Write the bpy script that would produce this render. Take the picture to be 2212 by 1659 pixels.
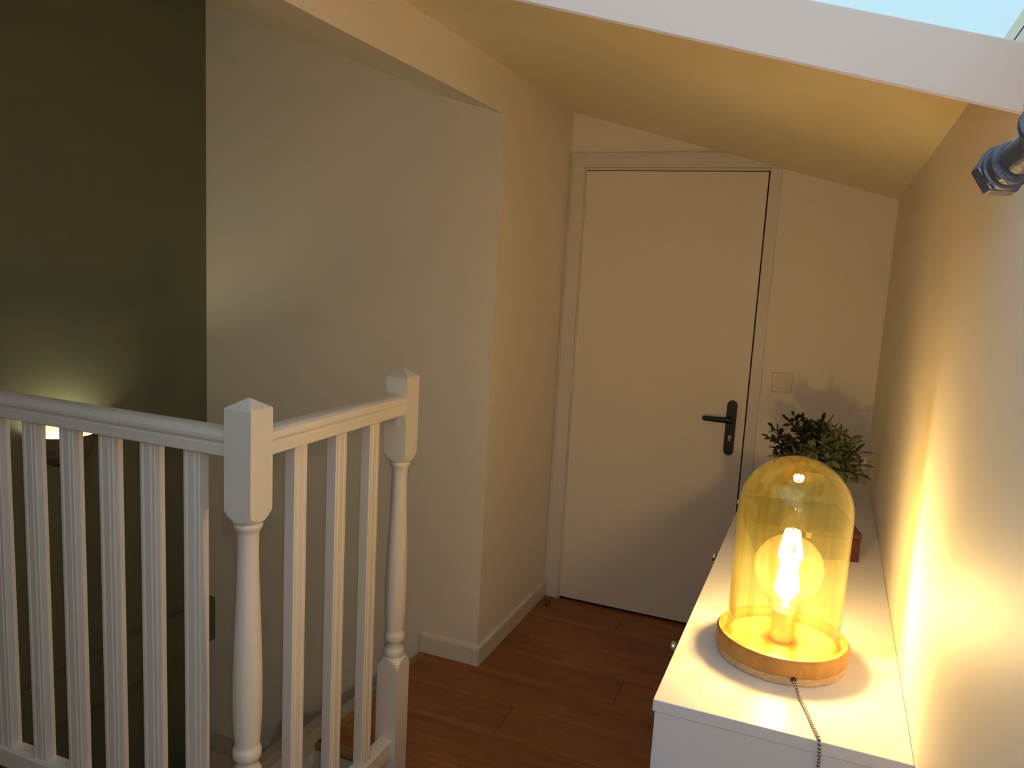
import bpy, bmesh, math, random
from mathutils import Vector, Matrix
random.seed(7)
S = bpy.context.scene
for o in list(bpy.data.objects): bpy.data.objects.remove(o)
COL = S.collection
PI = math.pi

# ------------------------------------------------------------------ camera
cam = bpy.data.cameras.new('camera'); co = bpy.data.objects.new('camera', cam); COL.objects.link(co)
cam.sensor_width = 36.0; cam.sensor_fit = 'HORIZONTAL'; cam.lens = 1699.45/2212*36; cam.clip_start = .02
PITCH, ROLL, YAW, EYE = .146345615, .054133634, .381617284, 1.584
F = Vector((-math.sin(YAW)*math.cos(PITCH), math.cos(YAW)*math.cos(PITCH), -math.sin(PITCH)))
RT = Vector((math.cos(YAW), math.sin(YAW), 0)); UP = RT.cross(F)
R2 = math.cos(ROLL)*RT + math.sin(ROLL)*UP; U2 = -math.sin(ROLL)*RT + math.cos(ROLL)*UP
co.matrix_world = Matrix(((R2.x, U2.x, -F.x, 0), (R2.y, U2.y, -F.y, 0), (R2.z, U2.z, -F.z, EYE), (0, 0, 0, 1)))
S.camera = co
# ------------------------------------------------------------------ world, exposure
W = bpy.data.worlds.new('world'); S.world = W; W.use_nodes = True
W.node_tree.nodes['Background'].inputs[0].default_value = (.515, .78, .93, 1)
W.node_tree.nodes['Background'].inputs[1].default_value = .95
S.view_settings.view_transform = 'Standard'; S.view_settings.look = 'None'
S.view_settings.exposure = 0.24; S.view_settings.gamma = 1.0; S.view_settings.use_curve_mapping = False

def light(name, kind, loc, energy, color, size=.02, **k):
    L = bpy.data.lights.new(name, kind); L.energy = energy; L.color = color
    if kind == 'POINT': L.shadow_soft_size = size
    o = bpy.data.objects.new(name, L); COL.objects.link(o); o.location = loc
    return o
# the camera's own flash, 8.5 cm above the lens
fl = light('camera_flash', 'POINT', Vector((0, 0, EYE)) + U2*.085 + R2*.012, 7.6, (.97, .95, 1.0), .008)

# main constants of the place
XR, XD, XP = .191, -2.565, -1.18          # right wall, dark left wall, partition
YB, YS, YF = 3.515, 2.721, -1.5           # door wall, stairwell wall, wall behind the camera
XE, YE = -1.434, 2.005                    # edge of the landing
def ceil(x): return 2.289 - .265*(x + 1.16)

# portal in the skylight opening
pl = bpy.data.lights.new('sky_portal', 'AREA'); pl.shape = 'RECTANGLE'; pl.size = 1.28; pl.size_y = 2.26; pl.cycles.is_portal = True
po = bpy.data.objects.new('sky_portal', pl); COL.objects.link(po); po.location = (-.43, .33, ceil(-.43)+.045); po.rotation_euler = (0, math.atan(.265), 0)

# ------------------------------------------------------------------ material helpers
def mat(name, col, rough=.5, metal=0, spec=.5, noise=0, nscale=6, bump=0, bscale=60, trans=0):
    m = bpy.data.materials.new(name); m.use_nodes = True; nt = m.node_tree; N = nt.nodes; L = nt.links
    b = N['Principled BSDF']; b.inputs['Base Color'].default_value = (*col, 1)
    b.inputs['Roughness'].default_value = rough; b.inputs['Metallic'].default_value = metal
    b.inputs['Specular IOR Level'].default_value = spec
    tc = N.new('ShaderNodeTexCoord')
    if noise:
        n = N.new('ShaderNodeTexNoise'); n.inputs['Scale'].default_value = nscale; n.inputs['Detail'].default_value = 4
        L.new(tc.outputs['Object'], n.inputs['Vector'])
        mx = N.new('ShaderNodeMixRGB'); mx.inputs[1].default_value = (*[c*(1-noise) for c in col], 1)
        mx.inputs[2].default_value = (*[min(1, c*(1+noise)) for c in col], 1)
        L.new(n.outputs['Fac'], mx.inputs[0]); L.new(mx.outputs[0], b.inputs['Base Color'])
    if bump:
        n2 = N.new('ShaderNodeTexNoise'); n2.inputs['Scale'].default_value = bscale; n2.inputs['Detail'].default_value = 3
        L.new(tc.outputs['Object'], n2.inputs['Vector'])
        bp = N.new('ShaderNodeBump'); bp.inputs['Strength'].default_value = bump; bp.inputs['Distance'].default_value = .002
        L.new(n2.outputs['Fac'], bp.inputs['Height']); L.new(bp.outputs[0], b.inputs['Normal'])
    return m

M_WALL = mat('wall_paint', (.92, .86, .77), .55, noise=.015, nscale=2, bump=.15, bscale=90)
M_CEIL = mat('ceiling_paint', (.93, .85, .62), .38, noise=.015, nscale=2, bump=.1, bscale=70)
M_DARK = mat('olive_paint', (.14, .15, .10), .6, noise=.05, nscale=2, bump=.15, bscale=90)
M_WHITE = mat('white_lacquer', (.76, .72, .68), .32, bump=.03, bscale=40)
M_TRIM = mat('white_trim', (.80, .75, .70), .4, bump=.04, bscale=40)
M_BEAM = mat('beam_paint', (.90, .72, .64), .5, bump=.08, bscale=60)
M_DOOR = mat('door_paint', (.88, .82, .73), .4, bump=.04, bscale=60)
M_GAP = mat('gap_shade', (.01, .008, .008), .9)
M_FURN = mat('dresser_lacquer', (.80, .80, .88), .46, bump=.03, bscale=50)
M_BLACK = mat('black_handle', (.012, .012, .015), .35)
M_CHROME = mat('chrome', (.75, .75, .75), .2, metal=1)
M_BRASS = mat('brass', (.85, .62, .28), .3, metal=1, noise=.05, nscale=40)
M_SWITCH = mat('switch_plastic', (.78, .70, .62), .35)
M_REDBOX = mat('red_wood', (.075, .018, .010), .35, noise=.35, nscale=14)
M_POT = mat('pot', (.35, .34, .32), .6, noise=.1, nscale=20)
M_SOIL = mat('soil', (.03, .02, .012), .95, noise=.3, nscale=80, bump=.6, bscale=120)
M_STEM = mat('stem', (.10, .075, .05), .7)
M_IRON = mat('gunmetal', (.13, .14, .18), .48, metal=.7, noise=.35, nscale=90, bump=.5, bscale=220)
M_STAIR = mat('stair_paint', (.66, .57, .46), .6, noise=.04, nscale=5, bump=.2, bscale=50)
M_SHADE = mat('sconce_shade', (.16, .13, .08), .6)
M_SHADEIN = mat('sconce_inner', (.85, .83, .75), .6)
M_LOWER = mat('lower_floor', (.07, .075, .08), .7, noise=.1, nscale=3)
M_CLEAR = mat('door_stop_rubber', (.16, .12, .10), .4)

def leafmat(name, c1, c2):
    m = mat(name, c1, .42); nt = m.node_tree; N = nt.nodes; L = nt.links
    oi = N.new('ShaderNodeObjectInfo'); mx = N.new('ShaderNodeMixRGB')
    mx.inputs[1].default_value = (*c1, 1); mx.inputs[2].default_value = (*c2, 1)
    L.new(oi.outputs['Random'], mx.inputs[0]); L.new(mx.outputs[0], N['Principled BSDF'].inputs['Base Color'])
    return m
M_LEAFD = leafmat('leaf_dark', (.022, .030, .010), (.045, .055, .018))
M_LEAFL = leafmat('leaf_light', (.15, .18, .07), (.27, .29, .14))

def plankmat():
    m = bpy.data.materials.new('oak_laminate'); m.use_nodes = True; nt = m.node_tree; N = nt.nodes; L = nt.links
    b = N['Principled BSDF']; b.inputs['Roughness'].default_value = .42
    tc = N.new('ShaderNodeTexCoord'); oi = N.new('ShaderNodeObjectInfo')
    add = N.new('ShaderNodeVectorMath'); add.operation = 'ADD'
    mul = N.new('ShaderNodeVectorMath'); mul.operation = 'SCALE'; mul.inputs['Scale'].default_value = 37
    cmb = N.new('ShaderNodeCombineXYZ'); 
    for i in range(3): L.new(oi.outputs['Random'], cmb.inputs[i])
    L.new(cmb.outputs[0], mul.inputs[0]); L.new(tc.outputs['Object'], add.inputs[0]); L.new(mul.outputs[0], add.inputs[1])
    mp = N.new('ShaderNodeMapping'); mp.inputs['Scale'].default_value = (2.2, 26, 26); L.new(add.outputs[0], mp.inputs[0])
    n1 = N.new('ShaderNodeTexNoise'); n1.inputs['Scale'].default_value = 1.3; n1.inputs['Detail'].default_value = 6; n1.inputs['Distortion'].default_value = .6
    L.new(mp.outputs[0], n1.inputs['Vector'])
    # three strips printed on each board
    br = N.new('ShaderNodeTexBrick'); br.offset = .37; br.inputs['Scale'].default_value = 1
    br.inputs['Brick Width'].default_value = .43; br.inputs['Row Height'].default_value = .0635
    br.inputs['Mortar Size'].default_value = .0006; br.inputs['Bias'].default_value = 0
    br.inputs['Color1'].default_value = (.30, .30, .30, 1); br.inputs['Color2'].default_value = (.72, .72, .72, 1); br.inputs['Mortar'].default_value = (.05, .05, .05, 1)
    L.new(tc.outputs['Object'], br.inputs['Vector'])
    cr = N.new('ShaderNodeValToRGB'); e = cr.color_ramp.elements
    e[0].position = .28; e[0].color = (.20, .055, .010, 1); e[1].position = .74; e[1].color = (.42, .165, .035, 1)
    mixv = N.new('ShaderNodeMath'); mixv.operation = 'MULTIPLY_ADD'; mixv.inputs[1].default_value = .55
    L.new(n1.outputs['Fac'], mixv.inputs[0])
    m2 = N.new('ShaderNodeMath'); m2.operation = 'MULTIPLY'; m2.inputs[1].default_value = .45
    L.new(br.outputs['Color'], m2.inputs[0]); L.new(m2.outputs[0], mixv.inputs[2])
    L.new(mixv.outputs[0], cr.inputs[0]); L.new(cr.outputs[0], b.inputs['Base Color'])
    return m
M_PLANK = plankmat()
M_NOSE = mat('nosing_wood', (.34, .19, .06), .45, noise=.2, nscale=12)

def woodbase(name, c1, c2, rough=.5, ring=True):
    m = bpy.data.materials.new(name); m.use_nodes = True; nt = m.node_tree; N = nt.nodes; L = nt.links
    b = N['Principled BSDF']; b.inputs['Roughness'].default_value = rough
    tc = N.new('ShaderNodeTexCoord'); mp = N.new('ShaderNodeMapping'); mp.inputs['Scale'].default_value = (9, 60, 9) if ring else (30, 30, 90)
    mp.inputs['Rotation'].default_value = (0, 0, .6)
    n = N.new('ShaderNodeTexNoise'); n.inputs['Scale'].default_value = 1.5; n.inputs['Detail'].default_value = 8; n.inputs['Distortion'].default_value = 1.2
    cr = N.new('ShaderNodeValToRGB'); e = cr.color_ramp.elements
    e[0].position = .3; e[0].color = (*c1, 1); e[1].position = .7; e[1].color = (*c2, 1)
    L.new(tc.outputs['Object'], mp.inputs[0]); L.new(mp.outputs[0], n.inputs['Vector']); L.new(n.outputs['Fac'], cr.inputs[0]); L.new(cr.outputs[0], b.inputs['Base Color'])
    return m
M_WTOP = woodbase('lamp_base_wood', (.36, .165, .035), (.52, .29, .08))
M_WSIDE = woodbase('lamp_base_lower_wood', (.50, .33, .17), (.72, .52, .30), .7, False)

def glassmat(name, tint_a, tint_b, veil, veilcol, streak, refl=.75, base=.04):
    """thin real glass: tinted transmission, facing-dependent mirror, a dusty veil tinted to imitate lamplit glow"""
    m = bpy.data.materials.new(name); m.use_nodes = True; nt = m.node_tree; N = nt.nodes; L = nt.links
    N.remove(N['Principled BSDF']); out = N['Material Output']
    lw = N.new('ShaderNodeLayerWeight'); lw.inputs['Blend'].default_value = .5
    p = N.new('ShaderNodeMath'); p.operation = 'POWER'; p.inputs[1].default_value = 4.0; L.new(lw.outputs['Facing'], p.inputs[0])
    fr = N.new('ShaderNodeMath'); fr.operation = 'MULTIPLY_ADD'; fr.inputs[1].default_value = refl; fr.inputs[2].default_value = base; L.new(p.outputs[0], fr.inputs[0])
    tr = N.new('ShaderNodeBsdfTransparent')
    tc = N.new('ShaderNodeTexCoord'); mp = N.new('ShaderNodeMapping'); mp.inputs['Scale'].default_value = (1, 1, .06)
    n = N.new('ShaderNodeTexNoise'); n.inputs['Scale'].default_value = streak; n.inputs['Detail'].default_value = 2
    L.new(tc.outputs['Object'], mp.inputs[0]); L.new(mp.outputs[0], n.inputs['Vector'])
    cr = N.new('ShaderNodeValToRGB'); e = cr.color_ramp.elements
    e[0].position = .38; e[0].color = (*tint_b, 1); e[1].position = .56; e[1].color = (*tint_a, 1)
    L.new(n.outputs['Fac'], cr.inputs[0]); L.new(cr.outputs[0], tr.inputs[0])
    gl = N.new('ShaderNodeBsdfGlossy'); gl.inputs['Roughness'].default_value = .02; gl.inputs['Color'].default_value = (1, .97, .9, 1)
    df = N.new('ShaderNodeBsdfTranslucent'); df.inputs['Color'].default_value = (*veilcol, 1)
    df2 = N.new('ShaderNodeBsdfDiffuse'); df2.inputs['Color'].default_value = (*veilcol, 1)
    a = N.new('ShaderNodeAddShader'); L.new(df.outputs[0], a.inputs[0]); L.new(df2.outputs[0], a.inputs[1])
    m1 = N.new('ShaderNodeMixShader'); m1.inputs[0].default_value = veil  # veil share: coloured scatter put in for the glow of lit glass
    L.new(tr.outputs[0], m1.inputs[1]); L.new(df.outputs[0], m1.inputs[2])
    m2 = N.new('ShaderNodeMixShader'); L.new(fr.outputs[0], m2.inputs[0]); L.new(m1.outputs[0], m2.inputs[1]); L.new(gl.outputs[0], m2.inputs[2])
    L.new(m2.outputs[0], out.inputs['Surface'])
    return m
M_DOME = glassmat('amber_glass', (.985, .96, .80), (.84, .76, .46), .016, (.84, .90, .34), 30)  # streaked tint put in so the lamp throws caustic-like bands on the wall
M_BULB = glassmat('bulb_glass', (.99, .95, .84), (.97, .92, .78), .02, (1, .80, .36), 5)
M_PANE = glassmat('window_glass', (.99, .99, .99), (.99, .99, .99), 0, (1, 1, 1), 1, .2, .01)

def emat(name, col, st):
    m = bpy.data.materials.new(name); m.use_nodes = True; N = m.node_tree.nodes; L = m.node_tree.links
    N.remove(N['Principled BSDF']); e = N.new('ShaderNodeEmission'); e.inputs[0].default_value = (*col, 1); e.inputs[1].default_value = st
    L.new(e.outputs[0], N['Material Output'].inputs['Surface']); return m
M_FIL = emat('led_filament', (1.0, .705, .41), 445)
M_SBULB = emat('sconce_bulb', (1.0, .90, .56), 300)

def cordmat():
    m = bpy.data.materials.new('woven_cord'); m.use_nodes = True; nt = m.node_tree; N = nt.nodes; L = nt.links
    b = N['Principled BSDF']; b.inputs['Roughness'].default_value = .85
    uv = N.new('ShaderNodeUVMap'); sx = N.new('ShaderNodeSeparateXYZ'); L.new(uv.outputs[0], sx.inputs[0])
    def math_(op, a, b_=None, c=None):
        q = N.new('ShaderNodeMath'); q.operation = op
        for i, v in enumerate((a, b_, c)):
            if v is None: continue
            if isinstance(v, (int, float)): q.inputs[i].default_value = v
            else: L.new(v, q.inputs[i])
        return q.outputs[0]
    tri = math_('PINGPONG', math_('MULTIPLY', sx.outputs['X'], 4.0), .5)
    v = math_('ADD', sx.outputs['Y'], tri); fr = math_('FRACT', v); st = math_('GREATER_THAN', fr, .5)
    mx = N.new('ShaderNodeMixRGB'); mx.inputs[1].default_value = (.03, .018, .03, 1); mx.inputs[2].default_value = (.72, .66, .6, 1)
    L.new(st, mx.inputs[0]); L.new(mx.outputs[0], b.inputs['Base Color'])
    return m
M_CORD = cordmat()

# ------------------------------------------------------------------ mesh helpers
def obj(name, bm, m, parent=None, smooth=False, bevel=0, kind=None, loc=None):
    bmesh.ops.recalc_face_normals(bm, faces=bm.faces)
    me = bpy.data.meshes.new(name); bm.to_mesh(me); bm.free()
    me.materials.append(m)
    if smooth: me.shade_smooth()
    o = bpy.data.objects.new(name, me); COL.objects.link(o)
    if parent: o.parent = parent
    if bevel:
        b = o.modifiers.new('bevel', 'BEVEL'); b.width = bevel; b.segments = 2; b.limit_method = 'ANGLE'; b.angle_limit = .6
        if not smooth:
            b.harden_normals = False
    if kind: o['kind'] = kind
    if loc: o.location = loc
    return o
def thing(name, label, cat, loc=(0, 0, 0), rotz=0, group=None):
    o = bpy.data.objects.new(name, None); COL.objects.link(o); o.location = loc; o.rotation_euler = (0, 0, rotz)
    o.empty_display_size = .05
    o['label'] = label; o['category'] = cat
    if group: o['group'] = group
    return o
def tag(o, label, cat, group=None):
    o['label'] = label; o['category'] = cat
    if group: o['group'] = group
    return o
def box(bm, x0, x1, y0, y1, z0, z1):
    v = [bm.verts.new((x, y, z)) for z in (z0, z1) for y in (y0, y1) for x in (x0, x1)]
    for f in ((0, 2, 3, 1), (4, 5, 7, 6), (0, 1, 5, 4), (2, 6, 7, 3), (0, 4, 6, 2), (1, 3, 7, 5)): bm.faces.new([v[i] for i in f])
def bx(*a):
    bm = bmesh.new(); box(bm, *a); return bm
def prism(bm, pts, a, b, axis='y'):
    """polygon pts in the plane across axis, extruded from a to b"""
    def P(p, t):
        if axis == 'y': return (p[0], t, p[1])
        if axis == 'x': return (t, p[0], p[1])
        return (p[0], p[1], t)
    A = [bm.verts.new(P(p, a)) for p in pts]; B = [bm.verts.new(P(p, b)) for p in pts]
    bm.faces.new(A); bm.faces.new(B[::-1]); n = len(pts)
    for i in range(n): bm.faces.new((A[i], A[(i+1) % n], B[(i+1) % n], B[i]))
def pr(pts, a, b, axis='y'):
    bm = bmesh.new(); prism(bm, pts, a, b, axis); return bm
def rings(bm, rs, close=True, cap0=True, cap1=True):
    V = [[bm.verts.new(p) for p in r] for r in rs]; n = len(V[0])
    for a, b in zip(V, V[1:]):
        for i in range(n): bm.faces.new((a[i], a[(i+1) % n], b[(i+1) % n], b[i]))
    if cap0: bm.faces.new(V[0][::-1])
    if cap1: bm.faces.new(V[-1])
def lathe(bm, prof, c=(0, 0, 0), seg=48, cap0=True, cap1=True):
    rings(bm, [[(c[0]+r*math.cos(2*PI*i/seg), c[1]+r*math.sin(2*PI*i/seg), c[2]+z) for i in range(seg)] for z, r in prof], True, cap0, cap1)
def lathe_closed(bm, prof, c=(0, 0, 0), seg=64):
    """profile that closes on itself (a ring or a shell with thickness)"""
    V = [[bm.verts.new((c[0]+r*math.cos(2*PI*i/seg), c[1]+r*math.sin(2*PI*i/seg), c[2]+z)) for i in range(seg)] for z, r in prof]
    V.append(V[0])
    for a, b in zip(V, V[1:]):
        for i in range(seg): bm.faces.new((a[i], a[(i+1) % seg], b[(i+1) % seg], b[i]))
def tube(bm, P, r, seg=12, uvscale=None, cap=True):
    P = [Vector(p) for p in P]; R = r if isinstance(r, (list, tuple)) else [r]*len(P)
    rs = []; ref = None; 
    for i, p in enumerate(P):
        t = (P[min(i+1, len(P)-1)] - P[max(i-1, 0)]).normalized()
        if ref is None: ref = Vector((0, 0, 1)).cross(t) if abs(t.z) < .9 else Vector((1, 0, 0)).cross(t)
        ref = (ref - t*ref.dot(t)).normalized(); b = t.cross(ref)
        rs.append([p + ref*(R[i]*math.cos(2*PI*k/seg)) + b*(R[i]*math.sin(2*PI*k/seg)) for k in range(seg)])
    if uvscale is None:
        rings(bm, rs, True, cap, cap); return
    uvl = bm.loops.layers.uv.new('UVMap'); V = [[bm.verts.new(q) for q in r_] for r_ in rs]; d = 0
    for j in range(len(V)-1):
        L_ = (P[j+1]-P[j]).length*uvscale
        for i in range(seg):
            f = bm.faces.new((V[j][i], V[j][(i+1) % seg], V[j+1][(i+1) % seg], V[j+1][i]))
            for lp, (u, v) in zip(f.loops, ((i/seg, d), ((i+1)/seg, d), ((i+1)/seg, d+L_), (i/seg, d+L_))): lp[uvl].uv = (u, v)
        d += L_
def curve(P, n=8):
    """Catmull-Rom through points"""
    P = [Vector(p) for p in P]; Q = [P[0]*2-P[1]] + P + [P[-1]*2-P[-2]]; o = []
    for i in range(1, len(Q)-2):
        a, b, c, d = Q[i-1:i+3]
        for k in range(n):
            t = k/n; o.append(.5*((2*b)+(c-a)*t+(2*a-5*b+4*c-d)*t*t+(3*b-a-3*c+d)*t**3))
    o.append(P[-1]); return o

# ================================================================== SETTING
# ---- ceiling (sloping plane), with the skylight opening
SX0, SX1, SY0, SY1 = -1.05, XR, -.80, 1.46  # opening stretched, unseen, over and behind the camera to add daylight
def slab(bm, x0, x1, y0, y1, th=.03):
    v = [bm.verts.new((x, y, ceil(x)+dz)) for dz in (0, th) for y in (y0, y1) for x in (x0, x1)]
    for f in ((0, 2, 3, 1), (4, 5, 7, 6), (0, 1, 5, 4), (2, 6, 7, 3), (0, 4, 6, 2), (1, 3, 7, 5)): bm.faces.new([v[i] for i in f])
bm = bmesh.new()
slab(bm, XP-.01, XR+.1, SY1, YB+.1); slab(bm, XP-.01, XR+.1, YF-.1, SY0); slab(bm, XP-.01, SX0, SY0, SY1); slab(bm, SX1, XR+.1, SY0, SY1)
obj('ceiling', bm, M_CEIL, kind='structure')
sl = .3735
obj('ceiling_stairwell', pr([(-1.414, 2.196), (XD-.1, 2.196+sl*(1.151+.1)), (XD-.1, 2.9), (-1.414, 2.9)], YF-.1, YS+.1), M_CEIL, kind='structure')
# ---- partition with its bulkhead over the stairwell
bm = bmesh.new()
prism(bm, [(XP, 2.134), (XP, 2.34), (-1.414, 2.5), (-1.414, 2.196)], YF-.1, YS)
wp = obj('wall_partition', bm, M_WALL, kind='structure')
bm = bmesh.new()
prism(bm, [(XP, -.25), (XP, 2.32), (XD-.1, 2.9), (XD-.1, -2.8), (XP, -2.8)], YS, YB+.1)
obj('wall_stairwell', bm, M_WALL, kind='structure')
# ---- other walls
obj('wall_back', bx(XP-.02, XR+.1, YB, YB+.1, -.2, 2.32), M_WALL, kind='structure')
bm = bmesh.new(); prism(bm, [(XR, -.2), (XR, ceil(XR)+.003), (XR+.1, ceil(XR+.1)+.003), (XR+.1, -.2)], YF-.1, YB+.1)
obj('wall_right', bm, M_WALL, kind='structure')
obj('wall_left', bx(XD-.1, XD, YF-.1, YS+.02, -2.8, 2.7), M_DARK, kind='structure')
obj('wall_front', bx(XD-.1, XR+.1, YF-.1, YF, -.2, 2.8), M_WALL, kind='structure')
obj('trim_1', bx(XD, XD+.048, 1.25, YS, -.205, .0), M_DARK, kind='structure', bevel=.004)
bm = bmesh.new(); box(bm, XD, XP+.03, 1.06, 1.25, -2.8, -.2); box(bm, XP+.03, XP+.13, 1.06, YS, -2.8, -.2); box(bm, XE+.02, XP+.03, YE+.02, YS, -2.8, -.2)
obj('wall_shaft', bm, M_WALL, kind='structure')
obj('floor_lower', bx(XD, XP+.03, 1.25, YS, -2.8, -2.6), M_LOWER, kind='structure')

# ---- floor: slab, then boards laid one by one
floor = obj('floor', None or (lambda b: (box(b, XE+.006, XR, YE+.006, YB, -.2, -.012), box(b, XP+.03, XR, YF, YE+.006, -.2, -.012), box(b, XD, XP+.03, YF, 1.25, -.2, -.012), b)[-1])(bmesh.new()), M_GAP, kind='structure')
PWID = .1905
def plank(x0, x1, y0, y1):
    g = .0006
    bm = bx(-(x1-x0)/2+g, (x1-x0)/2-g, -(y1-y0)/2+g, (y1-y0)/2-g, -.012, 0)
    o = obj('plank', bm, M_PLANK, floor); o.location = ((x0+x1)/2, (y0+y1)/2, 0)
    m = o.modifiers.new('b', 'BEVEL'); m.width = .0008; m.segments = 1; m.limit_method = 'ANGLE'
y = YF; row = 0
offs = [.35, .95, .10, .62, 1.12, .28, .80, .02]
while y < YB - .001:
    y1 = min(y+PWID, YB)
    # clip each row to the floor's outline
    if y1 <= 1.25+.01: x0 = XD
    elif y < 1.25: x0 = XP+.03
    elif y < YE - .02 and y1 > YE: x0 = XP + .03
    elif y >= YE-.02: x0 = XE + .03
    else: x0 = XP+.03
    cuts = [x0]; x = XR - offs[row % 8] 
    js = []
    while x > x0 + .12: js.append(x); x -= 1.26
    cuts += sorted(js) + [XR]
    for a, b in zip(cuts, cuts[1:]): plank(a, b, y, y1)
    y = y1; row += 1
# strip of boards filling the corner beside the railing's far post
yr = YF + PWID*math.ceil((YE-.02-YF)/PWID)
plank(XE+.03, XP+.03, YE+.028, yr) if yr - YE > .03 and yr-YE < PWID else None
bm = bmesh.new()
prism(bm, [(XE, -.026), (XE-.004, -.014), (XE, -.002), (XE+.006, .0015), (XE+.03, .0015), (XE+.03, -.026)], YE, YS)
obj('nosing', bm, M_NOSE, floor)
bm = bmesh.new()
prism(bm, [(YE, -.026), (YE-.004, -.014), (YE, -.002), (YE+.006, .0015), (YE+.028, .0015), (YE+.028, -.026)], XE, XP+.03, 'x')
obj('nosing', bm, M_NOSE, floor)
obj('fascia', bx(XE+.004, XP+.03, YE+.004, YE+.02, -.25, -.026), M_TRIM, floor)

# ---- baseboards
bb = [(0, 0), (.012, 0), (.012, .068), (.009, .075), (0, .076)]
bm = bmesh.new(); prism(bm, [(YS-a, b) for a, b in bb], XE, XP+.012, 'x')
obj('baseboard_stairwell', bm, M_TRIM, kind='structure')
bm = bmesh.new(); prism(bm, [(XP+a, b) for a, b in bb], YS, YB, 'y')
obj('baseboard_left', bm, M_TRIM, kind='structure')
bm = bmesh.new(); prism(bm, [(YB-a, b) for a, b in bb], -.255, XR, 'x')
obj('baseboard_back', bm, M_TRIM, kind='structure')

# ---- beam under the skylight's far edge
def ce(x, d): return (x, ceil(x)-d)
bm = bmesh.new()
def beamring(x): return [(x, 1.183, ceil(x)-.124), (x, 1.180, ceil(x)-.121), (x, 1.181, ceil(x)-.041), (x, 1.184, ceil(x)-.039), (x, 1.445, ceil(x)-.012), (x, 1.475, ceil(x)+.001), (x, 1.480, ceil(x)-.003)]
rings(bm, [beamring(XP), beamring(XR)])
obj('trim_2', bm, M_BEAM, kind='structure')

# ---- skylight
win = bpy.data.objects.new('window_1', None); COL.objects.link(win); win['kind'] = 'structure'
def sslab(x0, x1, y0, y1, z0, z1):
    bm = bmesh.new(); v = [bm.verts.new((x, y, ceil(x)+dz)) for dz in (z0, z1) for y in (y0, y1) for x in (x0, x1)]
    for f in ((0, 2, 3, 1), (4, 5, 7, 6), (0, 1, 5, 4), (2, 6, 7, 3), (0, 4, 6, 2), (1, 3, 7, 5)): bm.faces.new([v[i] for i in f])
    return bm
obj('window_frame', sslab(SX0, SX0+.05, SY0, SY1, .02, .07), M_TRIM, win)
obj('window_frame', sslab(SX0+.05, SX1, SY0, SY0+.05, .02, .07), M_TRIM, win)
obj('pane', sslab(SX0+.05, SX1, SY0+.05, SY1, .03, .036), M_PANE, win)

# ---- door
door = bpy.data.objects.new('door_1', None); COL.objects.link(door); door['kind'] = 'structure'
def clipc(x, z): return (x, min(z, ceil(x)-.001))
yw = YB
# frame: outer casing polygon pieces, head trimmed by the slope of the ceiling
bm = bmesh.new(); prism(bm, [(-1.167, 0), (-1.167, 2.113), (-1.105, 2.113), (-1.105, 0)], yw-.016, yw-.0005)
obj('door_frame', bm, M_TRIM, door, bevel=.002)
xc = (2.289-2.113)/.265 - 1.16
bm = bmesh.new(); prism(bm, [(-1.105, 2.051), (-1.105, 2.113), (xc, 2.113), (-.265, ceil(-.265)), (-.265, 2.051)], yw-.016, yw-.0005)
obj('door_frame', bm, M_TRIM, door, bevel=.002)
bm = bmesh.new(); prism(bm, [(-.303, 0), (-.303, 2.051), (-.256, 2.0495), (-.256, 0)], yw-.016, yw-.0005)
obj('door_frame', bm, M_TRIM, door, bevel=.002)
# inner stop (rebate), a few millimetres lower than the casing
bm = bmesh.new(); box(bm, -1.104, -1.0975, yw-.012, yw-.0005, 0, 2.05); box(bm, -1.0975, -.305, yw-.012, yw-.0005, 2.0385, 2.05)
obj('door_stop_bead', bm, M_TRIM, door)
# black sheet painting the shade in the gap around the leaf, then the leaf
obj('gap_shade', bx(-1.0975, -.303, yw-.004, yw-.0008, .0, 2.0385), M_GAP, door)
obj('door_leaf', bx(-1.0962, -.3085, yw-.013, yw-.0045, .012, 2.0352), M_DOOR, door, bevel=.0015)
for z in (.25, 1.05, 1.86):
    bm = bmesh.new(); lathe(bm, [(-.05, .0055), (-.0495, .006), (.0495, .006), (.05, .0055)], (-1.098, yw-.017, z), 16); box(bm, -1.107, -1.090, yw-.0175, yw-.0145, z-.045, z+.045)
    obj('hinge', bm, M_TRIM, door)
def stadium(cx, z0, z1, r, n=12):
    P = [(cx+r*math.cos(a), z1-r+r*math.sin(a)) for a in [PI*i/n for i in range(n+1)]]
    P += [(cx+r*math.cos(a), z0+r+r*math.sin(a)) for a in [PI+PI*i/n for i in range(n+1)]]
    return P
hx = -.3655
han = obj('door_handle', pr(stadium(hx, .822, 1.066, .0215), yw-.024, yw-.013), M_BLACK, door, bevel=.002)
bm = bmesh.new(); 
def lz(z): return z
tube(bm, [(hx, yw-.02, .982), (hx, yw-.055, .982)], .010, 20)
rr = []
for x, hz in ((hx+.012, .0115), (hx+.006, .0135), (hx-.03, .0125), (hx-.10, .0115), (hx-.113, .0095), (hx-.118, .004)):
    rr.append([(x, yw-.062+.009*math.cos(a), .982+hz*math.sin(a)) for a in [2*PI*i/16 for i in range(16)]])
rings(bm, rr); obj('lever', bm, M_BLACK, han, smooth=True)
bm = pr(stadium(hx+.001, .884, .913, .0062), yw-.0265, yw-.0235)
obj('keyhole', bm, M_CHROME, han, bevel=.001)
bm = pr([(hx-.0005, .888), (hx+.0025, .888), (hx+.0025, .900), (hx-.0005, .900)], yw-.0268, yw-.0262)
obj('key_slot_shade', bm, M_GAP, han)  # black inlay painting the shade inside the slot

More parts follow.
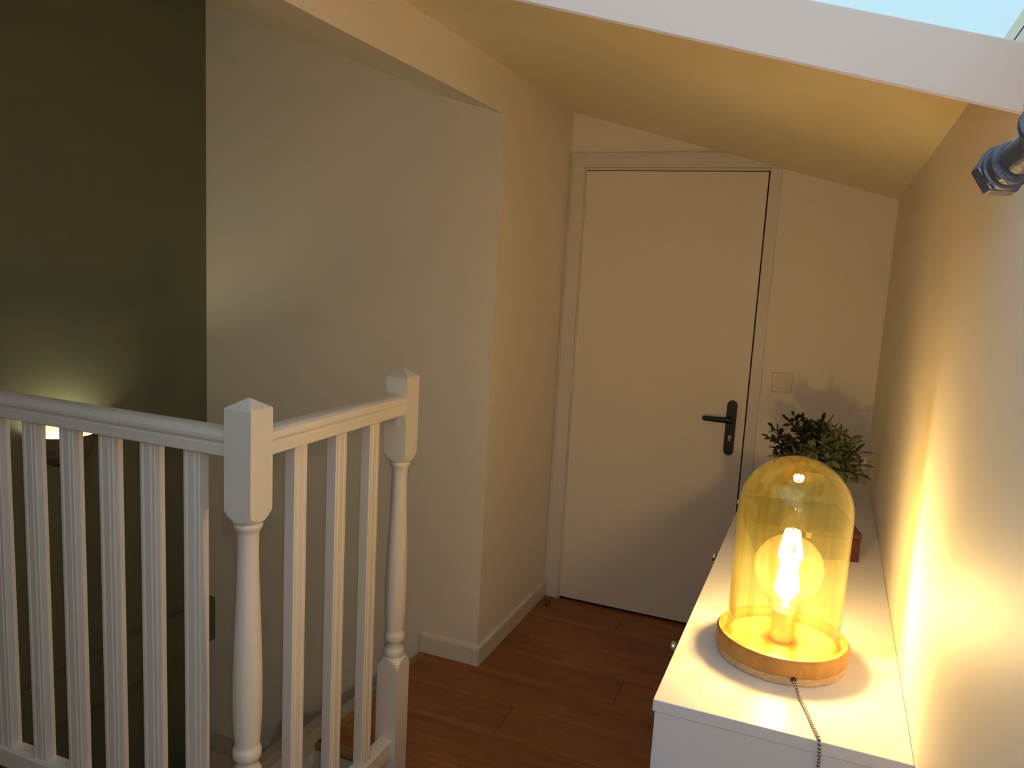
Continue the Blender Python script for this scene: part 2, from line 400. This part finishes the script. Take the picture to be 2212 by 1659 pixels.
# ================================================================== STAIRCASE
st = thing('staircase', 'pale painted staircase descending left from the wooden landing along the far wall', 'staircase', (XE, YE, -.2))
st_l = Vector((XE, YE, -.2))
def sp(name, bm, m, **k):
    bm.transform(Matrix.Translation(-st_l)); return obj(name, bm, m, st, **k)
rise, going = .19, .225
xx = XE
for i in range(4):
    z = -rise*(i+1)
    x1 = xx - going if i < 3 else XD + .05
    sp('tread', bx(x1-.0, xx+.018, YE+.0, YS-.024, z-.03, z), M_STAIR, bevel=.003)
    sp('riser', bx(xx-.0, xx+.016, YE+.0, YS-.024, z, z+rise-.03), M_STAIR)
    xx = x1
xw = XE
# wall string: top line measured on the far wall
sp('wall_string', pr([(XE-.002, .005-.02), (-1.74, -.235), (-1.93, -.405), (-2.05, -.468), (-2.12, -.50), (-2.16, -.56), (-2.19, -.66), (XD+.05, -.665), (XD+.05, -.95), (XE-.002, -.60)], YS-.022, YS-.001), M_STAIR, bevel=.003)
sp('inner_string', pr([(XE-.002, -.03), (-1.74, -.27), (-1.95, -.46), (-2.2, -.60), (-2.2, -.92), (XE-.002, -.45)], YE-.022, YE-.001), M_TRIM, bevel=.003)
# lower winders toward the camera, along the dark wall
for i in range(4):
    y1 = YE - .17*i; z = -rise*(5+i)
    sp('tread', bx(XD+.05, -1.9, y1-.17, y1-.001, z-.03, z), M_STAIR, bevel=.003)
    sp('riser', bx(XD+.05, -1.9, y1-.0, y1+.012, z, z+rise-.03), M_STAIR)

# ================================================================== STAIR RAILING
PX0, PX1 = -1.157, -1.087; PC = (PX0+PX1)/2
rl = Vector((PC, 1.311, 0))
ra = thing('stair_railing', 'white painted wooden stair railing with two turned newel posts around the stairwell', 'railing', rl)
def rp(name, bm, m=M_WHITE, **k):
    bm.transform(Matrix.Translation(-rl)); return obj(name, bm, m, ra, **k)
def sq_ring(cx, cy, z, h, n=8):
    P = []
    for s in range(4):
        a = PI/4 + s*PI/2
        p = Vector((math.cos(a), math.sin(a)))*h*math.sqrt(2); q = Vector((math.cos(a+PI/2), math.sin(a+PI/2)))*h*math.sqrt(2)
        for k in range(n): w = p.lerp(q, k/n); P.append((cx+w.x, cy+w.y, z))
    return P
def morph(cx, cy, z, h, r, t, n=8):
    A = sq_ring(0, 0, 0, h, n); o = []
    for x, y_, _ in A:
        d = math.hypot(x, y_); k = (1-t) + t*r/d
        # keep the square's faces, cut its corners by the cone
        k = min(1, (r + (h*1.42-r)*(1-t))/d)
        o.append((cx+x*k, cy+y_*k, z))
    return o
TURN = [(1.016, .025), (1.013, .0295), (1.006, .031), (.999, .0295), (.994, .025), (.985, .0232), (.95, .0226), (.90, .0236), (.84, .0256), (.78, .0282), (.72, .0303), (.66, .0318), (.60, .0322), (.555, .0315), (.52, .0295), (.497, .0275), (.487, .0268), (.4835, .0298), (.476, .0314), (.467, .0314), (.460, .0298), (.4565, .0262), (.449, .0248), (.441, .0252), (.436, .0265), (.433, .0300), (.427, .0318), (.420, .0318), (.414, .0305), (.409, .0290)]
def newel(cy, zb):
    cx = PC; h = .035; bm = bmesh.new()
    R = [sq_ring(cx, cy, zb, h)]
    for z, t in ((.380, 0), (.389, .22), (.397, .48), (.403, .72), (.407, .88), (.410, 1)): R.append(morph(cx, cy, z, h, .0335, t))
    V0 = R
    rings(bm, V0)
    cen = []
    seg = 32
    rings(bm, [[(cx+r*math.cos(PI/4+2*PI*i/seg), cy+r*math.sin(PI/4+2*PI*i/seg), z) for i in range(seg)] for z, r in TURN[::-1]])
    R = []
    for z, t in ((1.0145, 1), (1.018, .82), (1.0235, .55), (1.029, .28), (1.034, .1), (1.038, 0)): R.append(morph(cx, cy, z, h, .033, t))
    R.append(sq_ring(cx, cy, 1.2615, h)); R.append(sq_ring(cx, cy, 1.263, h-.0012))
    R.append(sq_ring(cx, cy, 1.2835, .001))
    rings(bm, R)
    o = rp('newel_post', bm)
    # smooth only the turned part
    for p in o.data.polygons:
        c = p.center.z; p.use_smooth = .409 < c < 1.0165
    return o
newel(1.311, -.2); newel(1.955, .0)
HR = [(-.029, 1.187), (-.031, 1.192), (-.031, 1.199), (-.028, 1.206), (-.020, 1.211), (-.008, 1.2135), (.008, 1.2135), (.020, 1.211), (.028, 1.206), (.031, 1.199), (.031, 1.192), (.029, 1.187), (.0255, 1.184), (.0255, 1.1815), (.028, 1.178), (.028, 1.157), (.026, 1.155), (-.026, 1.155), (-.028, 1.157), (-.028, 1.178), (-.0255, 1.1815), (-.0255, 1.184)]
h1 = rp('handrail', pr([(PC+a, b) for a, b in HR], 1.346, 1.92))
h2 = rp('handrail', pr([(1.311+a, b) for a, b in HR], -2.54, PX0, 'x'))
BR = [(-.022, 0), (.022, 0), (.022, .048), (.018, .054), (-.018, .054), (-.022, .048)]
rp('bottom_rail', pr([(PC+a, .10+b) for a, b in BR], 1.346, 1.92))
rp('bottom_rail', pr([(1.311+a, .205+b) for a, b in BR], -2.54, PX0, 'x'))
rp('curb', bx(-2.56, PX0, 1.255, 1.285, -.2, .02), M_TRIM)
BAL = [(-.0235, -.013), (-.0215, -.015), (-.0145, -.015), (-.0115, -.0122), (-.0085, -.015), (.0085, -.015), (.0115, -.0122), (.0145, -.015), (.0215, -.015), (.0235, -.013)]
BAL = BAL + [(x, -y_) for x, y_ in BAL[::-1]]
bm = pr(BAL, 0, 1, 'z'); bme = bpy.data.meshes.new('baluster'); bmesh.ops.recalc_face_normals(bm, faces=bm.faces); bm.to_mesh(bme); bm.free(); bme.materials.append(M_WHITE)
def baluster(x, y_, z0, z1, rot):
    o = bpy.data.objects.new('baluster', bme); COL.objects.link(o); o.parent = ra
    o.location = Vector((x, y_, z0))-rl; o.scale = (1, 1, z1-z0); o.rotation_euler = (0, 0, rot)
for y_ in (1.473, 1.636, 1.791): baluster(PC, y_, .154, 1.1545, PI/2)
for k in range(10): baluster(-1.267-.128*k, 1.311, .259, 1.1545, 0)
bm = bmesh.new(); box(bm, PC-.002, PC+.010, 1.9175, 1.9195, 1.122, 1.1545); box(bm, PC-.002, PC+.010, 1.896, 1.9195, 1.1525, 1.1545); lathe(bm, [(0, .004), (.003, .003)], (PC+.004, 1.906, 1.149), 12)
rp('bracket', bm, M_TRIM)

# ================================================================== DRESSER
DX0, DX1, DY0, DY1, DZ = -.222, .1903, 1.297, 3.17, .85
dl = Vector((0, DY0, 0))
dr = thing('dresser', 'long low white chest of drawers against the right wall, lamp on top', 'dresser', dl)
def dp(name, bm, m=M_FURN, parent=None, **k):
    bm.transform(Matrix.Translation(-dl)); return obj(name, bm, m, parent or dr, **k)
dp('top_panel', bx(DX0, DX1, DY0, DY1, DZ-.022, DZ), bevel=.0012)
dp('side_panel', bx(DX0+.004, DX1-.004, DY0+.002, DY0+.022, .0, DZ-.0225), bevel=.001)
dp('side_panel', bx(DX0+.004, DX1-.004, DY1-.022, DY1-.002, .0, DZ-.0225), bevel=.001)
dp('back_panel', bx(DX1-.012, DX1-.005, DY0+.022, DY1-.022, .05, DZ-.0225))
dp('plinth', bx(DX0+.03, DX0+.045, DY0+.022, DY1-.022, .0, .06))
dp('carcass', bx(DX0+.022, DX1-.02, DY0+.022, DY1-.022, .06, DZ-.024))
cw = .617; c0 = 1.636 - cw/2
for c in range(3):
    for r_ in range(4):
        z1 = DZ-.026 - r_*.192; z0 = z1-.189
        ya = max(c0+cw*c+.0015, DY0+.0235); yb_ = min(c0+cw*(c+1)-.0015, DY1-.0235)
        d = dp('drawer', bx(DX0+.004, DX0+.0215, ya, yb_, z0, z1), bevel=.0012)
        yc = c0+cw*(c+.5); zc = z1-.034 if r_ == 0 else (z0+z1)/2
        bm = bmesh.new(); tube(bm, [(DX0+.006, yc, zc), (DX0-.010, yc, zc), (DX0-.018, yc, zc), (DX0-.026, yc, zc), (DX0-.029, yc, zc)], [.005, .005, .009, .0125, .0105], 20)
        dp('knob', bm, M_CHROME, d, smooth=True)

# ================================================================== TABLE LAMP
LX, LY, LZ = -.029, 1.578, DZ
lm = thing('cloche_lamp', 'amber glass cloche table lamp with lit globe bulb on round wooden base', 'lamp', (LX, LY, LZ+.0003))
bm = bmesh.new()
lathe_closed(bm, [(.017, .0), (.017, .1230), (.0195, .1245), (.046, .1245), (.0500, .1215), (.0500, .1122), (.0335, .1115), (.0335, .0)][1:-1] + [(.0335, .001), (.017, .001)], seg=96)
base = obj('base', bm, M_WTOP, lm, smooth=False)
bm = bmesh.new(); lathe(bm, [(0, .1195), (.003, .1218), (.0165, .1228)], seg=96)
obj('base_foot', bm, M_WSIDE, lm)
for o_ in (base,):
    for p in o_.data.polygons: p.use_smooth = abs(p.normal.z) < .5
# glass dome: outer and inner skin, open at the bottom
RD, HD, TH = .1062, .405, .0028
prof = [(.034, RD), (.10, RD), (.18, RD), (.24, RD), (HD-RD, RD)]
for i in range(1, 17): a = PI/2*i/16; prof.append((HD-RD+RD*math.sin(a), max(RD*math.cos(a), .0008)))
inner = [(z if z < HD-RD+.001 else HD-RD+(z-HD+RD)*(RD-TH)/RD, max(r*(RD-TH)/RD, .0006)) for z, r in prof]
bm = bmesh.new(); lathe_closed(bm, prof + inner[::-1], seg=96)
obj('glass_dome', bm, M_DOME, lm, smooth=True)
# socket
bm = bmesh.new(); lathe_closed(bm, [(.0335, .0195), (.036, .0222), (.040, .0228), (.095, .0226), (.097, .0222), (.097, .0205), (.094, .0200), (.050, .0195), (.046, .001), (.0335, .001)], seg=48)
obj('socket', bm, M_BRASS, lm, smooth=False)
for p in bpy.data.objects['socket'].data.polygons: p.use_smooth = abs(p.normal.z) < .4
# bulb
ZB = 1.033-LZ; RB = .0648
bp = [(.088, .0165), (.100, .0165), (.108, .0185)]
a0 = math.asin(-.052/RB*1.0)
for i in range(0, 25):
    a = -.93 + (PI/2+.93)*i/24; bp.append((ZB+RB*math.sin(a), max(RB*math.cos(a), .0006)))
bm = bmesh.new(); lathe(bm, bp, seg=64, cap0=False)
bulb = obj('bulb', bm, M_BULB, lm, smooth=True)
bm = bmesh.new(); lathe(bm, [(.060, .012), (.088, .0162), (.094, .0165)], seg=32); obj('bulb_cap', bm, M_BRASS, bulb)
bm = bmesh.new(); lathe(bm, [(.090, .008), (.118, .006), (.130, .0035), (.205, .0018), (.208, .003)], seg=20); obj('stem', bm, mat('bulb_stem', (.95, .9, .8), .6), bulb, smooth=True)
for k in range(10):
    a = 2*PI*k/10+.2; bm = bmesh.new()
    r0, r1 = .021, .011
    tube(bm, [(r0*math.cos(a), r0*math.sin(a), .138), (r1*math.cos(a+.25), r1*math.sin(a+.25), .196)], .0036, 8)  # thickened until they touch, shaping the bulb's blown-out glow
    obj('filament', bm, M_FIL, bulb)
# cord hole
bm = bmesh.new(); ha = math.atan2(1.4535-LY, .003-LX); hd = Vector((math.cos(ha), math.sin(ha), 0))
tube(bm, [hd*.119+Vector((0, 0, .0155)), hd*.1262+Vector((0, 0, .0155))], [.0056, .0052], 20)
obj('grommet', bm, mat('grommet', (.03, .01, .012), .25), lm)
cp = [Vector((LX, LY, LZ)) + hd*.1215 + Vector((0, 0, .0155)), (.008, 1.442, LZ+.009), (.016, 1.418, LZ+.0032), (.026, 1.385, LZ+.0029), (.037, 1.345, LZ+.0029), (.0455, 1.312, LZ+.0045), (.0500, 1.2965, LZ+.0042), (.0520, 1.2912, LZ-.006), (.0535, 1.2925, LZ-.03), (.0530, 1.2935, LZ-.06), (.052, 1.2935, LZ-.12), (.058, 1.292, LZ-.25), (.05, 1.290, LZ-.5), (.07, 1.285, .02)]
bm = bmesh.new(); tube(bm, curve(cp, 8), .0026, 14, uvscale=165)
o = obj('cord', bm, M_CORD, lm, smooth=True); o.location = -lm.location

# ================================================================== WOODEN BOX
A12 = math.radians(12)
bxo = thing('wooden_box', 'low dark red wooden box with lid lying behind the glass lamp', 'box', (-.133, 2.184, DZ+.0003), A12)
obj('body', bx(0, .27, 0, .29, 0, .062), M_REDBOX, bxo, bevel=.0015)
obj('lid', bx(-.0015, .2715, -.0015, .2915, .0635, .079), M_REDBOX, bxo, bevel=.002)
obj('clasp', bx(.128, .142, -.0035, -.001, .055, .070), M_BRASS, bxo)

# ================================================================== PLANT
PLX, PLY = -.012, 2.93
pt = thing('potted_plant', 'bushy artificial green plant in a pot at far end of the dresser', 'plant', (PLX, PLY, DZ+.0003))
bm = bmesh.new(); lathe_closed(bm, [(0, .001), (0, .040), (.003, .043), (.080, .056), (.084, .057), (.084, .052), (.078, .050), (.07, .001)], seg=40); obj('pot', bm, M_POT, pt, smooth=False)
bm = bmesh.new(); lathe(bm, [(.0705, .0485), (.074, .046), (.076, .02)], seg=24); obj('soil', bm, M_SOIL, pt)
def leafmesh(name, L, w, m, cup=.25):
    bm = bmesh.new(); n = 5; rows = []; w = w*1.3
    for i in range(n+1):
        t = i/n; ww = w*math.sin(PI*min(1, t*.93+.05))**.8*(1 if t < 1 else .15); x = L*t; z = -cup*L*t*t*.35
        rows.append([bm.verts.new((x, -ww/2, z+cup*ww*.5)), bm.verts.new((x, 0, z)), bm.verts.new((x, ww/2, z+cup*ww*.5))])
    for a, b in zip(rows, rows[1:]):
        bm.faces.new((a[0], a[1], b[1], b[0])); bm.faces.new((a[1], a[2], b[2], b[1]))
    r = bmesh.ops.extrude_face_region(bm, geom=bm.faces[:]); 
    bmesh.ops.translate(bm, verts=[g for g in r['geom'] if isinstance(g, bmesh.types.BMVert)], vec=(0, 0, .0004))
    bmesh.ops.recalc_face_normals(bm, faces=bm.faces)
    me = bpy.data.meshes.new(name); bm.to_mesh(me); bm.free(); me.materials.append(m); me.shade_smooth(); return me
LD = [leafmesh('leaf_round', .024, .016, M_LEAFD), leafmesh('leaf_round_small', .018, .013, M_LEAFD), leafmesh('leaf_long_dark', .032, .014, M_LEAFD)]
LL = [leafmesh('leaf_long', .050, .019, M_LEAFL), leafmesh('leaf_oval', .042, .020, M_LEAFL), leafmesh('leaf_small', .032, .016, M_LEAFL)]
leaves = []      # (mesh, matrix)
stems = bmesh.new()
def sprig(tip, kind, base=None, nl=9):
    """tip relative to the plant's foot"""
    b = base or Vector((random.uniform(-.03, .03), random.uniform(-.03, .03), .078))
    tip = Vector(tip); mid = b.lerp(tip, .55) + Vector((0, 0, .018))
    P = curve([b, mid, tip], 6)
    tube(stems, P, [.0014*(1-.6*i/len(P)) for i in range(len(P))], 5)
    S_ = LD if kind == 'd' else LL
    n = nl
    for i in range(n):
        t = .30 + .70*i/(n-1); k = t*(len(P)-1); j = min(int(k), len(P)-2); p = P[j].lerp(P[j+1], k-j); d = (P[j+1]-P[j]).normalized()
        side = d.cross(Vector((0, 0, 1)));
        if side.length < .1: side = Vector((1, 0, 0))
        side.normalize(); upv = side.cross(d)
        for s in ((1, -1) if i < n-1 else (0,)):
            ph = i*1.57+random.uniform(-.5, .5)
            out = (side*math.cos(ph)+upv*math.sin(ph))*s
            dirv = (d*random.uniform(.5, .9) + out).normalized() if s else d
            z = (upv*random.uniform(.4, 1)+Vector((random.uniform(-.5, .5), random.uniform(-.8, .2), .5))); z = (z - dirv*z.dot(dirv)).normalized(); yv = z.cross(dirv)
            sc = random.uniform(.75, 1.15)*(1.0-.25*max(0, t-.6))
            Mx = Matrix(((dirv.x*sc, yv.x*sc, z.x*sc, p.x), (dirv.y*sc, yv.y*sc, z.y*sc, p.y), (dirv.z*sc, yv.z*sc, z.z*sc, p.z), (0, 0, 0, 1)))
            leaves.append((random.choice(S_), Mx))
T = lambda x, z, y_=0: (x-PLX, y_, z-DZ)
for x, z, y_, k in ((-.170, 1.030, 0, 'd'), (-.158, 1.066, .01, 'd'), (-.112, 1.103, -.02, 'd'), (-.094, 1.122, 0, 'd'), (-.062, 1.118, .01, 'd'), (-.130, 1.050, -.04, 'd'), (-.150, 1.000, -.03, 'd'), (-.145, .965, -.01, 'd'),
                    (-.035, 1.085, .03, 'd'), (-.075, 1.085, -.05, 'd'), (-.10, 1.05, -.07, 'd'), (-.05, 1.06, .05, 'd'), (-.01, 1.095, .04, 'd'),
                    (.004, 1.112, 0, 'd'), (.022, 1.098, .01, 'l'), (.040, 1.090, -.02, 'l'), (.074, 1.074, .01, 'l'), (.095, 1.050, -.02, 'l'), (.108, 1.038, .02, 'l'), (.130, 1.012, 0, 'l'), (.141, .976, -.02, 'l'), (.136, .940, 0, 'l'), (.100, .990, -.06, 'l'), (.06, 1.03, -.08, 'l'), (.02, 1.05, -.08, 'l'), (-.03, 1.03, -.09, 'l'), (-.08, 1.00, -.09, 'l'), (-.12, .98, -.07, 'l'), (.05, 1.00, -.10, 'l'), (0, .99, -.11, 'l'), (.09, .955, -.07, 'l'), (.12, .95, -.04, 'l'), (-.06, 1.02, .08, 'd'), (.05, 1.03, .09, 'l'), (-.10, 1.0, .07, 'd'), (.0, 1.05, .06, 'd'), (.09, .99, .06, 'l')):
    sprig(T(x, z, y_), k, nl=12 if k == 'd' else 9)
obj('stems', stems, M_STEM, pt)
leaves.sort(key=lambda q: q[1].translation.y)
for me, Mx in leaves[:300]:
    o = bpy.data.objects.new('leaf', me); COL.objects.link(o); o.parent = pt; o.matrix_local = Mx
if len(leaves) > 300:
    for M_, nm in ((M_LEAFD, 'dark'), (M_LEAFL, 'light')):
        bm = bmesh.new()
        for me, Mx in leaves[300:]:
            if me.materials[0] != M_: continue
            b2 = bmesh.new(); b2.from_mesh(me); b2.transform(Mx); t_ = bpy.data.meshes.new('t'); b2.to_mesh(t_); b2.free(); bm.from_mesh(t_); bpy.data.meshes.remove(t_)
        o = obj('foliage', bm, M_, pt, smooth=True); o['kind'] = 'stuff'

# ================================================================== LIGHT SWITCH
sw = thing('light_switch', 'white square light switch on the wall right of the door', 'switch', (-.1725, YB, 1.163))
obj('frame', bx(-.0415, .0415, -.009, -.0005, -.0415, .0415), M_SWITCH, sw, bevel=.0025)
obj('rocker', bx(-.0225, .0225, -.0125, -.009, -.0225, .0225), M_SWITCH, sw, bevel=.0012)

# ================================================================== DOOR STOP
bm = bmesh.new(); lathe(bm, [(0, .011), (.004, .0125), (.03, .011), (.034, .0085)], seg=24)
tag(obj('door_stop', bm, M_CLEAR, smooth=False, loc=(-1.125, 3.41, .0005)), 'small round floor door stop at the foot of the door frame', 'door stop')

# ================================================================== WALL SCONCE on the dark wall
SC = Vector((XD+.001, 2.0, .90))
sc = thing('wall_sconce', 'small half-round uplight glowing on the dark olive wall behind the railing', 'wall lamp', SC)
n = 24; bm = bmesh.new(); Rr = .11
def half(r, z): return [(max(r*math.cos(a), 0), r*math.sin(a), z) for a in [-PI/2+PI*i/n for i in range(n+1)]]
outp = [(Rr, 0), (Rr*.97, -.04), (Rr*.86, -.075), (Rr*.66, -.10), (Rr*.35, -.118), (.0045, -.119)]
inp = [((r-.004), z if z == 0 else z+.004) for r, z in outp]
V = [[bm.verts.new(p) for p in half(r, z)] for r, z in outp[::-1]] + [[bm.verts.new(p) for p in half(r, z)] for r, z in inp]
for a, b in zip(V, V[1:]):
    for i in range(n): bm.faces.new((a[i], a[i+1], b[i+1], b[i]))
for i in range(n): bm.faces.new((V[-1][i], V[-1][i+1], V[0][i+1], V[0][i]))
shade = obj('shade', bm, M_SHADE, sc); shade.data.materials.append(M_SHADEIN)
for p in shade.data.polygons:
    c = p.center; rr_ = math.hypot(c.x, c.y)
    nrm = p.normal; 
    if (nrm.x*c.x+nrm.y*c.y) < -1e-5 and c.z < -.001 or (nrm.z > .3 and c.z < -.02): p.material_index = 1
bm = bmesh.new(); lathe(bm, [(-.105, .012), (-.085, .012), (-.084, .008)], (.04, 0, 0), 20); obj('socket', bm, M_SHADEIN, sc)
bm = bmesh.new(); lathe(bm, [(-.084, .006), (-.078, .012), (-.066, .016), (-.054, .012), (-.048, .004)], (.04, 0, 0), 20); obj('bulb', bm, M_SBULB, sc, smooth=True)

# ================================================================== PIPE FITTING (top right)
pf_l = Vector((.105, .70, 1.69))
pf = thing('pipe_fitting', 'dark gunmetal pipe fitting with hex nut at the top right by the wall', 'pipe fitting', pf_l)
def ray(px, py, t):
    """helper used once to lay out the fitting's joints in room coordinates"""
    d = (F*1699.45 + R2*(px-1106) - U2*(py-829.5)).normalized(); return Vector((0, 0, EYE)) + d*t
SH = R2*.013 - U2*.002
J0 = Vector((.0985, .735, 1.6815)) + SH; J1 = Vector((.1195, .652, 1.7010)) + SH; ax = (J1-J0).normalized()
def fp(name, bm, smooth=False, bevel=0): bm.transform(Matrix.Translation(-pf_l)); return obj(name, bm, M_IRON, pf, smooth=smooth, bevel=bevel)
bm = bmesh.new(); tube(bm, [J0-ax*.006, J0+ax*.007], .0205, 6); fp('hex_nut', bm, bevel=.0015)
bm = bmesh.new(); tube(bm, [J0+ax*.007, J0+ax*.008, J0+ax*.012, J0+ax*.013], [.0170, .0182, .0182, .0170], 32); fp('washer', bm)
bm = bmesh.new(); tube(bm, [J0+ax*.013, J0+ax*.014, J0+ax*.022, J0+ax*.024], [.0155, .0165, .0165, .0145], 32); fp('collar', bm)
bm = bmesh.new(); tube(bm, [J0+ax*.024, J0+ax*.030, J0+ax*.055, J0+ax*.07, J0+ax*.09], [.0120, .0130, .0132, .0150, .0150], 32); fp('pipe', bm)
K = J0+ax*.073 - U2*.006
bm = bmesh.new(); tube(bm, [K+Vector((0, .02, 0)), K+Vector((-.006, -.014, .012)), K+Vector((-.008, -.020, .014))], [.013, .0185, .0165], 32); fp('cap', bm)
bm = bmesh.new(); tube(bm, curve([K+ax*.01, K+Vector((.03, -.02, .01)), (XR-.012, K.y-.02, K.z+.012)], 6), .0125, 24); fp('pipe', bm)
bm = bmesh.new(); tube(bm, [(XR-.012, K.y-.02, K.z+.012), (XR-.0005, K.y-.02, K.z+.012)], .032, 32); fp('flange', bm)
